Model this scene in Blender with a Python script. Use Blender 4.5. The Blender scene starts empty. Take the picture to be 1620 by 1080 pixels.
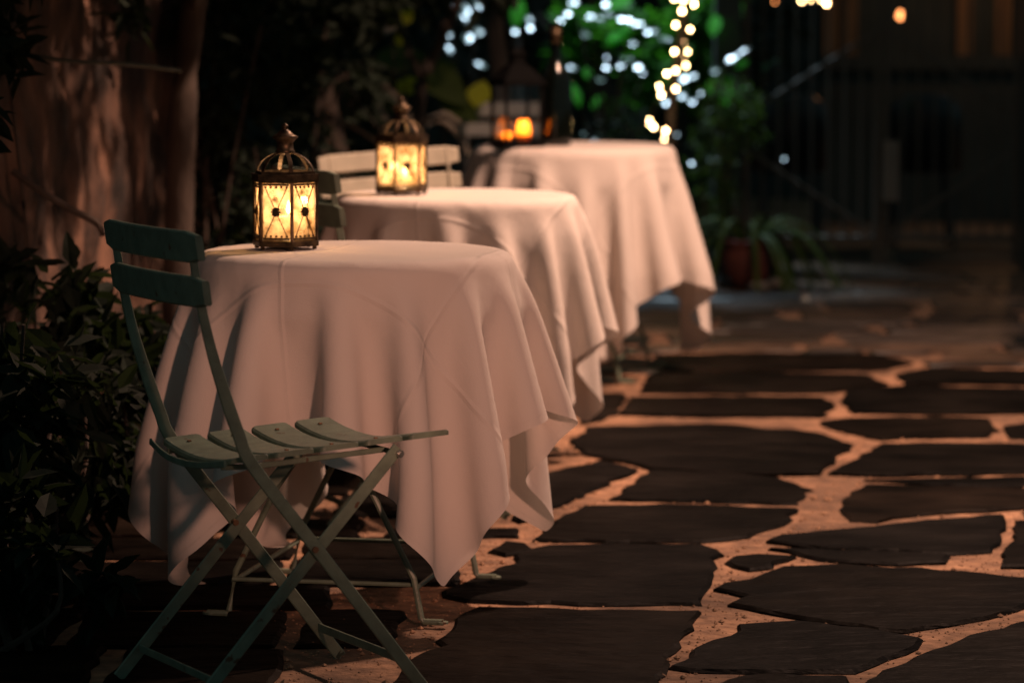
import bpy, bmesh, math, random
import numpy as np
from mathutils import Vector, Matrix, noise

# ------------------------------------------------------------------ camera
SC = bpy.context.scene
COL = SC.collection
F = 5300.0                                  # focal length in photograph pixels
PITCH = math.atan(531.0 / F)
CAMZ = 1.22
cam_d = bpy.data.cameras.new('camera'); cam = bpy.data.objects.new('camera', cam_d); COL.objects.link(cam)
cam.location = (0, 0, CAMZ); cam.rotation_euler = (math.pi/2 - PITCH, 0, 0)
cam_d.sensor_width = 36; cam_d.lens = 36*F/1620; cam_d.clip_end = 300
cam_d.dof.use_dof = True; cam_d.dof.focus_distance = 6.35; cam_d.dof.aperture_fstop = 3.5
SC.camera = cam

# ------------------------------------------------------------------ night sky, lamps, exposure
W = bpy.data.worlds.new('World'); SC.world = W; W.use_nodes = True
wn = W.node_tree.nodes; wl = W.node_tree.links
bg = wn['Background']
bg.inputs[0].default_value = (.038, .064, .067, 1); bg.inputs[1].default_value = 1.0    # deep teal night sky glow
SC.view_settings.view_transform = 'Standard'; SC.view_settings.look = 'None'
SC.view_settings.exposure = 0; SC.view_settings.gamma = 1
SC.cycles.use_denoising = True
SC.cycles.max_bounces = 6; SC.cycles.transparent_max_bounces = 12

def lamp(name, kind, loc, energy, color, size=.05, target=None, cone=None, blend=.6):
    d = bpy.data.lights.new(name, kind); d.energy = energy; d.color = color; d.shadow_soft_size = size
    o = bpy.data.objects.new(name, d); COL.objects.link(o); o.location = loc
    if target is not None:
        o.rotation_euler = (Vector(target)-Vector(loc)).to_track_quat('-Z', 'Y').to_euler()
    if kind == 'SPOT': d.spot_size = math.radians(cone); d.spot_blend = blend
    return o
# warm lamp hanging over the path, an added unseen fill for the near table, a cool garden lamp behind the plants
lamp('path_lamp', 'SPOT', (1.75, 9.05, 3.7), 1280, (1.0, .59, .42), .08, (.62, 9.3, 0), 126, 1.0)
lamp('front_fill', 'SPOT', (1.5, 1.6, 1.6), 520, (1.0, .47, .32), .10, (-.10, 6.5, .60), 17.5, .9)
lamp('garden_lamp', 'SPOT', (.60, 15.7, 3.2), 330, (.62, .84, 1.0), .06, (.58, 15.25, 1.0), 50, .4)
lamp('house_lamp', 'POINT', (2.75, 18.3, 1.75), 4.5, (1.0, .45, .18), .06)

# ------------------------------------------------------------------ helpers
cp, sp = math.cos(PITCH), math.sin(PITCH)
def at(px, py, D):                          # a point of the photograph at distance D along the path
    u = (px-810)/F; v = (540-py)/F
    dx, dy, dz = u, cp+v*sp, -sp+v*cp
    t = D/dy
    return Vector((dx*t, D, CAMZ+dz*t))
def gnd(px, py, z=0.0):
    u = (px-810)/F; v = (540-py)/F
    dx, dy, dz = u, cp+v*sp, -sp+v*cp
    t = (z-CAMZ)/dz
    return Vector((dx*t, dy*t, z))

class MB:
    def __init__(s): s.v = []; s.f = []
    def add(s, vs, fs):
        o = len(s.v); s.v += [tuple(x) for x in vs]; s.f += [tuple(i+o for i in q) for q in fs]; return s
    def box(s, c, d, rot=None):
        x, y, z = d[0]/2, d[1]/2, d[2]/2
        vs = [Vector(p) for p in ((-x,-y,-z),(x,-y,-z),(x,y,-z),(-x,y,-z),(-x,-y,z),(x,-y,z),(x,y,z),(-x,y,z))]
        if rot is not None: vs = [rot @ p for p in vs]
        c = Vector(c)
        return s.add([p+c for p in vs], [(0,3,2,1),(4,5,6,7),(0,1,5,4),(1,2,6,5),(2,3,7,6),(3,0,4,7)])
    def sweep(s, pts, prof, side, wt=None):          # profile (a,b) swept along pts; a along `side`, b along side x tangent
        pts = [Vector(p) for p in pts]; n = len(prof); rings = []
        for i, p in enumerate(pts):
            t = (pts[min(i+1, len(pts)-1)]-pts[max(i-1, 0)]).normalized()
            sd = Vector(side); sd = (sd - t*sd.dot(t)).normalized(); b = sd.cross(t)
            k = 1 if wt is None else wt[i]; rings.append([p+sd*a+b*c*k for a, c in prof])
        vs = [q for r in rings for q in r]; fs = []
        for i in range(len(pts)-1):
            for j in range(n): fs.append((i*n+j, i*n+(j+1) % n, (i+1)*n+(j+1) % n, (i+1)*n+j))
        fs.append(tuple(range(n))[::-1]); fs.append(tuple((len(pts)-1)*n+j for j in range(n)))
        return s.add(vs, fs)
    def strip(s, pts, w, t, side, wt=None):          # flat bar with rounded edges: thickness t along `side`, width w across
        a, b, c = t/2, w/2, min(t, w)*.28
        return s.sweep(pts, [(-a,-b+c),(-a+c,-b),(a-c,-b),(a,-b+c),(a,b-c),(a-c,b),(-a+c,b),(-a,b-c)], side, wt)
    def tube(s, pts, r, k=8, taper=None):
        pts = [Vector(p) for p in pts]; up = Vector((0, 0, 1)); rings = []
        for i, p in enumerate(pts):
            t = (pts[min(i+1, len(pts)-1)]-pts[max(i-1, 0)]).normalized()
            a = t.cross(up if abs(t.z) < .95 else Vector((1, 0, 0))).normalized(); b = t.cross(a)
            rr = r if taper is None else r*taper[i]
            rings.append([p+(a*math.cos(2*math.pi*j/k)+b*math.sin(2*math.pi*j/k))*rr for j in range(k)])
        vs = [q for q_ in rings for q in q_]; fs = []
        for i in range(len(pts)-1):
            for j in range(k): fs.append((i*k+j, i*k+(j+1) % k, (i+1)*k+(j+1) % k, (i+1)*k+j))
        fs.append(tuple(range(k))[::-1]); fs.append(tuple((len(pts)-1)*k+j for j in range(k)))
        return s.add(vs, fs)
    def lathe(s, prof, c=(0, 0, 0), k=20, rot=0):   # (radius, z) profile around the vertical
        vs = []; fs = []; m = len(prof)
        for r, z in prof:
            for j in range(k):
                a = rot+2*math.pi*j/k; vs.append((c[0]+max(r, 1e-4)*math.cos(a), c[1]+max(r, 1e-4)*math.sin(a), c[2]+z))
        for i in range(m-1):
            for j in range(k): fs.append((i*k+j, i*k+(j+1) % k, (i+1)*k+(j+1) % k, (i+1)*k+j))
        fs.append(tuple(range(k))[::-1]); fs.append(tuple((m-1)*k+j for j in range(k)))
        return s.add(vs, fs)
    def mesh(s, name, mat, smooth=False):
        me = bpy.data.meshes.new(name); me.from_pydata(s.v, [], s.f)
        if smooth: me.polygons.foreach_set('use_smooth', [True]*len(me.polygons))
        me.materials.append(mat); me.update(); return me
    def build(s, name, mat, parent=None, smooth=False):
        return link(name, s.mesh(name, mat, smooth), parent)
def link(name, me, parent=None):
    o = bpy.data.objects.new(name, me); COL.objects.link(o)
    if parent is not None: o.parent = parent
    return o
def thing(name, label, cat, loc=(0, 0, 0), rz=0, group=None):
    o = bpy.data.objects.new(name, None); COL.objects.link(o); o.location = loc; o.rotation_euler = (0, 0, rz)
    o.empty_display_size = .1
    return tag(o, label, cat, group)
def tag(o, label=None, cat=None, group=None, kind=None):
    if label: o['label'] = label
    if cat: o['category'] = cat
    if group: o['group'] = group
    if kind: o['kind'] = kind
    return o
def copy_tree(o, parent=None):
    c = o.copy(); COL.objects.link(c); c.parent = parent
    for ch in [x for x in SC.objects if x.parent == o]: copy_tree(ch, c)
    return c

# ------------------------------------------------------------------ materials
def mat(name, col, rough=.6, var=.0, scale=8, bump=0, bscale=60, metal=0, col2=None, stretch=None, spec=.5, trans=0, detail=5, dirt=None, chips=None, turn=0):
    m = bpy.data.materials.new(name); m.use_nodes = True
    N = m.node_tree.nodes; L = m.node_tree.links; b = N['Principled BSDF']
    b.inputs['Base Color'].default_value = (*col, 1); b.inputs['Roughness'].default_value = rough
    b.inputs['Metallic'].default_value = metal; b.inputs['Specular IOR Level'].default_value = spec
    tc = N.new('ShaderNodeTexCoord'); src = tc.outputs['Object']
    if stretch:
        mp = N.new('ShaderNodeMapping'); mp.inputs['Scale'].default_value = stretch; mp.inputs['Rotation'].default_value = (0, 0, turn)
        L.new(src, mp.inputs[0]); src = mp.outputs[0]
    if var or col2:
        n = N.new('ShaderNodeTexNoise'); n.inputs['Scale'].default_value = scale; n.inputs['Detail'].default_value = detail
        L.new(src, n.inputs[0])
        r = N.new('ShaderNodeValToRGB'); L.new(n.outputs[0], r.inputs[0])
        c2 = col2 or tuple(c*(1-var) for c in col)
        r.color_ramp.elements[0].position = .35; r.color_ramp.elements[1].position = .68
        r.color_ramp.elements[0].color = (*c2, 1); r.color_ramp.elements[1].color = (*col, 1)
        out = r.outputs[0]
        def ramped(sc_, p0, p1, c0, c1):
            n2 = N.new('ShaderNodeTexNoise'); n2.inputs['Scale'].default_value = sc_; n2.inputs['Detail'].default_value = 7; L.new(tc.outputs['Object'], n2.inputs[0])
            r2 = N.new('ShaderNodeValToRGB'); r2.color_ramp.elements[0].position = p0; r2.color_ramp.elements[1].position = p1
            r2.color_ramp.elements[0].color = (c0, c0, c0, 1); r2.color_ramp.elements[1].color = (c1, c1, c1, 1); L.new(n2.outputs[0], r2.inputs[0]); return r2.outputs[0]
        def mixed(kind, fac, a_, b_):
            mx_ = N.new('ShaderNodeMix'); mx_.data_type = 'RGBA'; mx_.blend_type = kind
            for sock, val in ((mx_.inputs[0], fac), (mx_.inputs[6], a_), (mx_.inputs[7], b_)):
                if isinstance(val, (int, float, tuple)): sock.default_value = val
                else: L.new(val, sock)
            return mx_.outputs[2]
        if dirt: out = mixed('MULTIPLY', 1.0, out, ramped(dirt[0], .38, .62, dirt[1], 1.0))      # stains with a shape of their own
        if chips: out = mixed('MIX', ramped(chips[0], chips[1], chips[1]+.03, 0, 1), out, (*chips[2], 1))   # chipped paint
        L.new(out, b.inputs['Base Color'])
    if bump:
        n = N.new('ShaderNodeTexNoise'); n.inputs['Scale'].default_value = bscale; n.inputs['Detail'].default_value = 6
        L.new(src, n.inputs[0])
        bp = N.new('ShaderNodeBump'); bp.inputs['Strength'].default_value = .9; bp.inputs['Distance'].default_value = bump
        L.new(n.outputs[0], bp.inputs['Height']); L.new(bp.outputs[0], b.inputs['Normal'])
    if trans:
        t = N.new('ShaderNodeBsdfTranslucent'); t.inputs[0].default_value = (col[0]*3.2, col[1]*3.6, col[2]*1.6, 1)
        mx = N.new('ShaderNodeMixShader'); mx.inputs[0].default_value = trans
        L.new(b.outputs[0], mx.inputs[1]); L.new(t.outputs[0], mx.inputs[2])
        L.new(mx.outputs[0], N['Material Output'].inputs[0])
    return m
def emit(name, col, s):
    m = bpy.data.materials.new(name); m.use_nodes = True; N = m.node_tree.nodes
    e = N.new('ShaderNodeEmission'); e.inputs[0].default_value = (*col, 1); e.inputs[1].default_value = s
    m.node_tree.links.new(e.outputs[0], N['Material Output'].inputs[0]); N.remove(N['Principled BSDF']); return m

M = {}
M['mortar'] = mat('mortar', (.50, .275, .155), .95, scale=24, col2=(.24, .13, .075), bump=.012, bscale=40, detail=12, dirt=(1.8, .36))
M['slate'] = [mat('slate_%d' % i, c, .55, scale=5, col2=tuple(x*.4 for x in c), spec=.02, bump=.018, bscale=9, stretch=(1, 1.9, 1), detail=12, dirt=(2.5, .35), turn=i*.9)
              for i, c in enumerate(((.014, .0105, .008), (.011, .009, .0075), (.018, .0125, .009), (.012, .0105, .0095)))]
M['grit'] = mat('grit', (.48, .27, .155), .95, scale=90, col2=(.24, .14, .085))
M['slate_lifted'] = [mat('lifted_slate_%d' % i, c, .40, scale=6, col2=tuple(x*.4 for x in c), spec=.3, bump=.012, bscale=8, stretch=(1, 1.5, 1), detail=10, dirt=(1.6, .4))
                   for i, c in enumerate(((.10, .068, .048), (.20, .125, .082), (.045, .034, .028), (.14, .105, .085)))]  # far slates, base colours lightened in place of missing lamp light
M['green'] = mat('green_paint', (.19, .24, .175), .42, var=.3, scale=30, bump=.0008, bscale=160, chips=(38, .66, (.10, .055, .03)))
M['dkgreen'] = mat('dark_green_paint', (.030, .045, .038), .45, var=.25, scale=30, bump=.0006, bscale=260)
M['cream'] = mat('cream_paint', (.52, .47, .36), .5, var=.2, scale=20)
M['grey'] = mat('grey_paint', (.30, .30, .28), .5, var=.2, scale=20)
M['bolt'] = mat('bolt_steel', (.55, .52, .48), .3, metal=1)
M['rust'] = mat('rusty_rivet', (.20, .11, .06), .6, metal=.6)
M['brass'] = mat('aged_metal', (.12, .08, .045), .45, var=.75, scale=60, metal=.8)
M['black'] = mat('black_metal', (.005, .005, .005), .9, spec=.03)
M['wax'] = mat('wax', (.85, .72, .5), .5, trans=.0)
M['terra'] = mat('terracotta', (.13, .032, .021), .8, var=.3, scale=12)
M['bark'] = mat('bark', (.075, .055, .042), .9, var=.5, scale=14, bump=.01, bscale=22, stretch=(1, 1, .3))
M['iron'] = mat('gate_iron', (.09, .07, .055), .55)
M['plate'] = mat('lock_plate', (.22, .18, .15), .45, var=.2)
M['plank'] = mat('plank_wood', (.32, .17, .08), .7, var=.4, scale=6, stretch=(6, 6, .6))
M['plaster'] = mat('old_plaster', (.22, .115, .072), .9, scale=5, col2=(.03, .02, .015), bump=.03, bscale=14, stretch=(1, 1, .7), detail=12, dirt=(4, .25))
M['dkwall'] = mat('dark_wall', (.07, .08, .075), .9, var=.3, scale=3)
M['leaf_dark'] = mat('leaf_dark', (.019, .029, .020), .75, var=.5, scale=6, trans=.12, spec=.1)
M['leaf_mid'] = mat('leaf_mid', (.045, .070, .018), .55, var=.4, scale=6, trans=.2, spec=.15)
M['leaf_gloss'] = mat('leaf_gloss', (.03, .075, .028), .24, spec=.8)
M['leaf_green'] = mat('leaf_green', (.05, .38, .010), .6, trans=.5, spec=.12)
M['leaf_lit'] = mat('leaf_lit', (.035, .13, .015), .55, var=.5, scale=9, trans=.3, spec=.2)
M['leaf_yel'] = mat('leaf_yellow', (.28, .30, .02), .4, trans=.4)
M['leaf_strap'] = mat('leaf_strap', (.055, .085, .018), .6, var=.3, trans=.2, spec=.12)
M['leaf_pale'] = mat('leaf_pale', (.30, .27, .22), .45, var=.3)
M['soil'] = mat('soil', (.03, .022, .016), 1)
M['stone'] = mat('pale_stone', (.35, .31, .27), .9, var=.4)
M['cane'] = mat('dark_seat', (.02, .02, .022), .3)
M['wire'] = mat('lamp_wire', (.03, .035, .02), .6)
M['flame'] = emit('flame', (1, .66, .30), 40)
M['bulb'] = emit('fairy_bulb', (1.0, .62, .28), 42)
M['bulb_dim'] = emit('fairy_bulb_dim', (1.0, .55, .25), 14)
M['bulb_or'] = emit('orange_bulb', (1.0, .33, .10), 6)

def cloth_mat():
    m = bpy.data.materials.new('tablecloth_linen'); m.use_nodes = True
    N = m.node_tree.nodes; L = m.node_tree.links; b = N['Principled BSDF']
    b.inputs['Base Color'].default_value = (.76, .68, .62, 1); b.inputs['Roughness'].default_value = .85
    b.inputs['Specular IOR Level'].default_value = .2
    uv = N.new('ShaderNodeUVMap'); sx = N.new('ShaderNodeSeparateXYZ'); L.new(uv.outputs[0], sx.inputs[0])
    def math_(op, a, c=None, d=None):
        n = N.new('ShaderNodeMath'); n.operation = op
        for i, x in enumerate((a, c, d)):
            if x is None: continue
            if isinstance(x, (int, float)): n.inputs[i].default_value = x
            else: L.new(x, n.inputs[i])
        return n.outputs[0]
    h = None
    # ironed-in fold creases and the sewn hem, in cloth coordinates 0..1
    for out in (sx.outputs[0], sx.outputs[1]):
        for c, wd, amp in ((.25, .006, 1.0), (.5, .005, .8), (.75, .006, 1.0)):
            d = math_('ABSOLUTE', math_('SUBTRACT', out, c))
            q = math_('MULTIPLY', math_('SUBTRACT', 1, math_('MINIMUM', math_('DIVIDE', d, wd), 1)), amp)
            h = q if h is None else math_('ADD', h, q)
        e = math_('MINIMUM', out, math_('SUBTRACT', 1, out))
        h = math_('ADD', h, math_('MULTIPLY', math_('LESS_THAN', e, .011), .9))
    n = N.new('ShaderNodeTexNoise'); n.inputs['Scale'].default_value = 14; n.inputs['Detail'].default_value = 4
    L.new(uv.outputs[0], n.inputs[0]); h = math_('ADD', h, math_('MULTIPLY', n.outputs[0], 1.6))
    n3 = N.new('ShaderNodeTexNoise'); n3.inputs['Scale'].default_value = 45; n3.inputs['Detail'].default_value = 3
    L.new(uv.outputs[0], n3.inputs[0]); h = math_('ADD', h, math_('MULTIPLY', n3.outputs[0], .55))
    wv = N.new('ShaderNodeTexNoise'); wv.inputs['Scale'].default_value = 700; L.new(uv.outputs[0], wv.inputs[0])
    h = math_('ADD', h, math_('MULTIPLY', wv.outputs[0], .5))
    bp = N.new('ShaderNodeBump'); bp.inputs['Strength'].default_value = 1; bp.inputs['Distance'].default_value = .0018
    L.new(h, bp.inputs['Height']); L.new(bp.outputs[0], b.inputs['Normal'])
    t = N.new('ShaderNodeBsdfTranslucent'); t.inputs[0].default_value = (.70, .60, .52, 1)
    mx = N.new('ShaderNodeMixShader'); mx.inputs[0].default_value = .16
    L.new(b.outputs[0], mx.inputs[1]); L.new(t.outputs[0], mx.inputs[2]); L.new(mx.outputs[0], N['Material Output'].inputs[0])
    return m
M['cloth'] = cloth_mat()
def glass_mat(name, col, tr, gl=.08, mott=True):
    m = bpy.data.materials.new(name); m.use_nodes = True; N = m.node_tree.nodes; L = m.node_tree.links
    N.remove(N['Principled BSDF'])
    a = N.new('ShaderNodeBsdfTransparent'); a.inputs[0].default_value = (*[min(1, c*1.25) for c in col], 1)
    t = N.new('ShaderNodeBsdfTranslucent'); t.inputs[0].default_value = (*col, 1)
    g = N.new('ShaderNodeBsdfGlossy'); g.inputs['Roughness'].default_value = .12
    m1 = N.new('ShaderNodeMixShader'); m2 = N.new('ShaderNodeMixShader'); m2.inputs[0].default_value = gl
    if mott:
        tc = N.new('ShaderNodeTexCoord'); n = N.new('ShaderNodeTexNoise'); n.inputs['Scale'].default_value = 38; n.inputs['Detail'].default_value = 5
        L.new(tc.outputs['Object'], n.inputs[0])
        mr = N.new('ShaderNodeMapRange'); mr.inputs[1].default_value = .3; mr.inputs[2].default_value = .7
        mr.inputs[3].default_value = max(0, tr-.34); mr.inputs[4].default_value = min(1, tr+.34)
        L.new(n.outputs[0], mr.inputs[0]); L.new(mr.outputs[0], m1.inputs[0])
    else: m1.inputs[0].default_value = tr
    L.new(a.outputs[0], m1.inputs[1]); L.new(t.outputs[0], m1.inputs[2])
    L.new(m1.outputs[0], m2.inputs[1]); L.new(g.outputs[0], m2.inputs[2]); L.new(m2.outputs[0], N['Material Output'].inputs[0])
    return m
M['amber'] = glass_mat('amber_glass', (.95, .73, .53), .30)
M['clear'] = glass_mat('clear_glass', (.80, .80, .80), .0, .04, False)
M['votive'] = glass_mat('votive_glass', (.85, .45, .15), .65, .06, False)
def bottle_mat():
    m = mat('dark_bottle_glass', (.002, .003, .002), .08, spec=.5); return m
M['bottle'] = bottle_mat()

# ------------------------------------------------------------------ ground and flagstones
rnd = random.Random(5)
mb = MB(); mb.add([(-60,-4,-.009),(60,-4,-.009),(60,60,-.009),(-60,60,-.009)], [(0,1,2,3)])
ground = tag(mb.build('ground', M['mortar']), kind='structure')
def inside(p, poly):
    c = False; j = len(poly)-1
    for i in range(len(poly)):
        a, b = poly[i], poly[j]
        if (a[1] > p[1]) != (b[1] > p[1]) and p[0] < (b[0]-a[0])*(p[1]-a[1])/(b[1]-a[1])+a[0]: c = not c
        j = i
    return c
def flag(poly, seed, zt=0.0, rough=.008, far=False):
    r = random.Random(seed); pts = []
    n = len(poly)
    for i in range(n):
        a, b = Vector(poly[i]), Vector(poly[(i+1) % n]); l = (b-a).length; k = max(1, int(l/(.075 if far else .05)))
        for q in range(k):
            p = a.lerp(b, q/k); d = (b-a).normalized(); nn = Vector((d.y, -d.x))
            pts.append(p+nn*r.gauss(0, rough if q else rough*.5))
    c = sum(pts, Vector((0, 0)))/len(pts); m = len(pts); tx, ty = r.gauss(0, .004), r.gauss(0, .004)
    def z(p): return zt+(p.x-c.x)*tx+(p.y-c.y)*ty
    vs = []
    for p in pts: vs.append((p.x, p.y, -.03))
    for p in pts: vs.append((p.x, p.y, z(p)-.004-r.random()*.003))
    for p in pts:
        q = p+(c-p).normalized()*min(.008+r.random()*.006, .2*(c-p).length); vs.append((q.x, q.y, z(q)))
    fs = []
    for lay in (0, 1):
        for i in range(m): fs.append((lay*m+i, lay*m+(i+1) % m, (lay+1)*m+(i+1) % m, (lay+1)*m+i))
    fs.append(tuple(2*m+i for i in range(m)))
    o = MB(); o.add(vs, fs); return o.build('flagstone', M['slate_lifted' if far else 'slate'][r.randrange(4)], ground)
PX = [  # outlines of the stones that can be told apart, read off the photograph and laid on the ground
 [(925,716),(906,694),(930,672),(1122,667),(1291,682),(1346,701),(1320,722),(1291,746),(1220,748),(1100,745),(1036,740),(985,727)],
 [(1030,744),(1130,746),(1230,754),(1283,771),(1258,793),(1110,790),(968,786),(1000,766)],
 [(925,799),(1050,797),(1256,803),(1235,828),(1180,845),(1110,852),(960,853),(850,850),(880,823)],
 [(870,862),(1105,861),(1132,870),(1125,905),(1105,950),(960,950),(740,945),(705,938),(790,895),(845,868)],
 [(730,968),(760,960),(960,964),(1108,966),(1080,1000),(1050,1035),(1030,1095),(610,1095),(640,1060),(700,1010)],
 [(1150,886),(1165,878),(1200,875),(1247,878),(1220,893),(1185,897)],
 [(1135,929),(1180,915),(1240,896),(1330,892),(1450,897),(1560,907),(1660,917),(1660,942),(1560,972),(1430,994),(1320,980),(1210,963),(1154,952),(1180,940)],
 [(1065,1050),(1110,1020),(1170,987),(1260,983),(1370,993),(1455,1008),(1440,1020),(1380,1045),(1350,1057),(1200,1058),(1100,1056)],
 [(1390,1060),(1450,1035),(1530,1003),(1660,968),(1660,1110),(1380,1110),(1360,1084)],
 [(1100,1087),(1180,1068),(1330,1069),(1345,1090),(1360,1125),(1080,1125)],
 [(1216,853),(1235,846),(1340,836),(1440,825),(1560,813),(1586,813),(1580,845),(1568,869),(1500,872),(1420,868),(1300,864)],
 [(1222,866),(1300,868),(1420,872),(1500,876),(1490,885),(1420,888),(1300,882)],
 [(1335,800),(1345,780),(1370,765),(1500,769),(1660,774),(1660,799),(1560,805),(1450,811),(1390,821),(1345,819)],
 [(1310,746),(1350,728),(1395,700),(1500,698),(1660,700),(1660,744),(1500,748),(1400,750)],
 [(1370,757),(1500,755),(1660,752),(1660,768),(1500,764)],
 [(1302,664),(1345,659),(1480,658),(1560,661),(1575,678),(1556,688),(1420,690),(1395,692),(1330,678)],
 [(1604,822),(1665,818),(1665,893),(1590,892),(1592,868),(1606,850)],
 [(815,800),(825,770),(870,745),(945,727),(1000,740),(978,754),(920,782),(860,808),(828,822)],
 [(1000,628),(1130,625),(1300,626),(1320,640),(1295,656),(1150,656),(985,653)],
 [(1030,590),(1200,588),(1370,592),(1400,605),(1310,618),(1150,620),(1015,618)],
 [(1345,612),(1420,608),(1660,612),(1660,650),(1500,652),(1350,650),(1335,634)],
 [(775,868),(800,856),(832,858),(838,866),(800,874)],
 [(925,668),(915,640),(935,622),(985,622),(975,652),(935,664)],
 [(1590,672),(1660,664),(1660,692),(1600,690)],
 [(1050,560),(1200,558),(1395,561),(1440,572),(1400,582),(1220,584),(1060,584),(1030,574)],
 [(1420,590),(1470,582),(1660,584),(1660,606),(1430,604)],
]
manual = []
for i, pl in enumerate(PX):
    w = [tuple(gnd(*p).xy) for p in pl]; cx_ = sum(p[0] for p in w)/len(w); cy_ = sum(p[1] for p in w)/len(w); hx_ = max(abs(p[0]-cx_) for p in w); hy_ = max(abs(p[1]-cy_) for p in w)
    w = [(cx_+(p[0]-cx_)*(1+.010/hx_), cy_+(p[1]-cy_)*(1+.015/hy_)) for p in w]; manual.append(w); flag(w, 100+i, 0)
def near_manual(poly):
    c = (sum(p[0] for p in poly)/len(poly), sum(p[1] for p in poly)/len(poly))
    tests = [c]+[tuple(Vector(a).lerp(Vector(b), t)) for a, b in zip(poly, poly[1:]+poly[:1]) for t in (0, .25, .5, .75)]
    for m in manual:
        for t in tests:
            if inside(t, m): return True
        cc = (sum(p[0] for p in m)/len(m), sum(p[1] for p in m)/len(m))
        if inside(cc, poly): return True
        for p in m:
            if inside(p, poly): return True
    return False
y = 5.2; k = 0
while y < 17:
    dep = rnd.uniform(.26, .48); x = -1.75+rnd.uniform(0, .3)
    while x < 2.9:
        wd = rnd.uniform(.38, .95); g = rnd.uniform(.016, .042) if y > 9.5 else rnd.uniform(.010, .020) if x < -.1 else rnd.uniform(.010, .025); j = lambda: rnd.gauss(0, .026 if y > 9.5 else .014)
        c = [(x+g+j(), y+g+j()*.4), (x+wd*.5, y+g+j()*.5), (x+wd-g+j(), y+g+j()*.4), (x+wd-g*.6+j(), y+dep*.5), (x+wd-g+j(), y+dep-g+j()*.4), (x+wd*.45, y+dep-g+j()*.5), (x+g+j(), y+dep-g+j()*.4)]
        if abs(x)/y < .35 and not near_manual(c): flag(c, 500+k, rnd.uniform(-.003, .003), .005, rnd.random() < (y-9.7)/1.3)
        elif abs(x)/y < .35:            # a smaller stone where a whole one would run into its neighbour
            for fx in (0, .5):
                for fy, sy in ((0, 1), (0, .46), (.52, .46), (0, .28), (.70, .28)):
                    q = [(x+wd*fx+g+(a-x-g)*.44, y+g+dep*fy+(b-y-g)*sy) for a, b in c]
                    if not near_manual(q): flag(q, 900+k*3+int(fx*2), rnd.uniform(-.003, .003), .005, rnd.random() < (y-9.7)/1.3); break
        x += wd; k += 1
    y += dep

# sandy grit lying in the joints of the near paving
rg = random.Random(61); gv = []; gf = []
while len(gv) < 6*4500:
    x, y = rg.uniform(-.5, 1.75), rg.uniform(5.9, 9.6)
    if abs(x)/y > .17 or any(inside((x, y), m) for m in manual): continue
    q = rg.uniform(.0012, .0030) if rg.random() < .93 else rg.uniform(.004, .0075); o = len(gv)
    for dx, dy, dz in ((1,0,0),(-1,0,0),(0,1,0),(0,-1,0),(0,0,1),(0,0,-1)):
        gv.append((x+dx*q*rg.uniform(.7,1.5), y+dy*q*rg.uniform(.7,1.4), -.009+q*.4+dz*q*rg.uniform(.6,1)))
    gf += [(o+a, o+b, o+c) for a, b, c in ((0,2,4),(2,1,4),(1,3,4),(3,0,4),(2,0,5),(1,2,5),(3,1,5),(0,3,5))]
tag(MB().add(gv, gf).build('grit', M['grit']), 'sandy grit scattered in the joints between the flagstones', 'grit', kind='stuff')

# ------------------------------------------------------------------ walls behind and beside
w0, w1 = Vector((-1.42, 6.2, 0)), Vector((-1.02, 11.0, 0)); d = (w1-w0).normalized(); nrm = Vector((d.y, -d.x, 0))
nx, nz = 150, 80; vs = []; rr = random.Random(3)
for i in range(nx):
    for j in range(nz):
        u, v = i/(nx-1), j/(nz-1)
        p = w0.lerp(w1, u)+Vector((0, 0, v*2.7-.02))
        p += nrm*(rr.gauss(0, .002)+.035*noise.fractal(Vector((p.x*3, p.y*4, p.z*3.2)), .8, 2.1, 6)); vs.append(p)
fs = [(i*nz+j, (i+1)*nz+j, (i+1)*nz+j+1, i*nz+j+1) for i in range(nx-1) for j in range(nz-1)]
o = len(vs); back = [w0-nrm*.25+Vector((0, 0, -.02)), w1-nrm*.25+Vector((0, 0, -.02)), w1-nrm*.25+Vector((0, 0, 2.68)), w0-nrm*.25+Vector((0, 0, 2.68))]
mb = MB(); mb.add(vs, fs)
mb.add(back+[w1+Vector((0,0,-.02)), w1+Vector((0,0,2.68)), w0+Vector((0,0,2.68)), w0+Vector((0,0,-.02))], [(0,1,2,3),(1,4,5,2),(2,5,6,3),(3,6,7,0)])
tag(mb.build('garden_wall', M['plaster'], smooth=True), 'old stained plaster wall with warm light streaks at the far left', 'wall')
mb = MB(); mb.box((0, 21.5, 1.6), (14, .25, 3.4)); mb.box((0, 21.5, 3.33), (14.1, .34, .06))
tag(mb.build('boundary_wall', M['dkwall']), 'tall dark wall closing the garden behind gate and hedge', 'wall')

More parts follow.
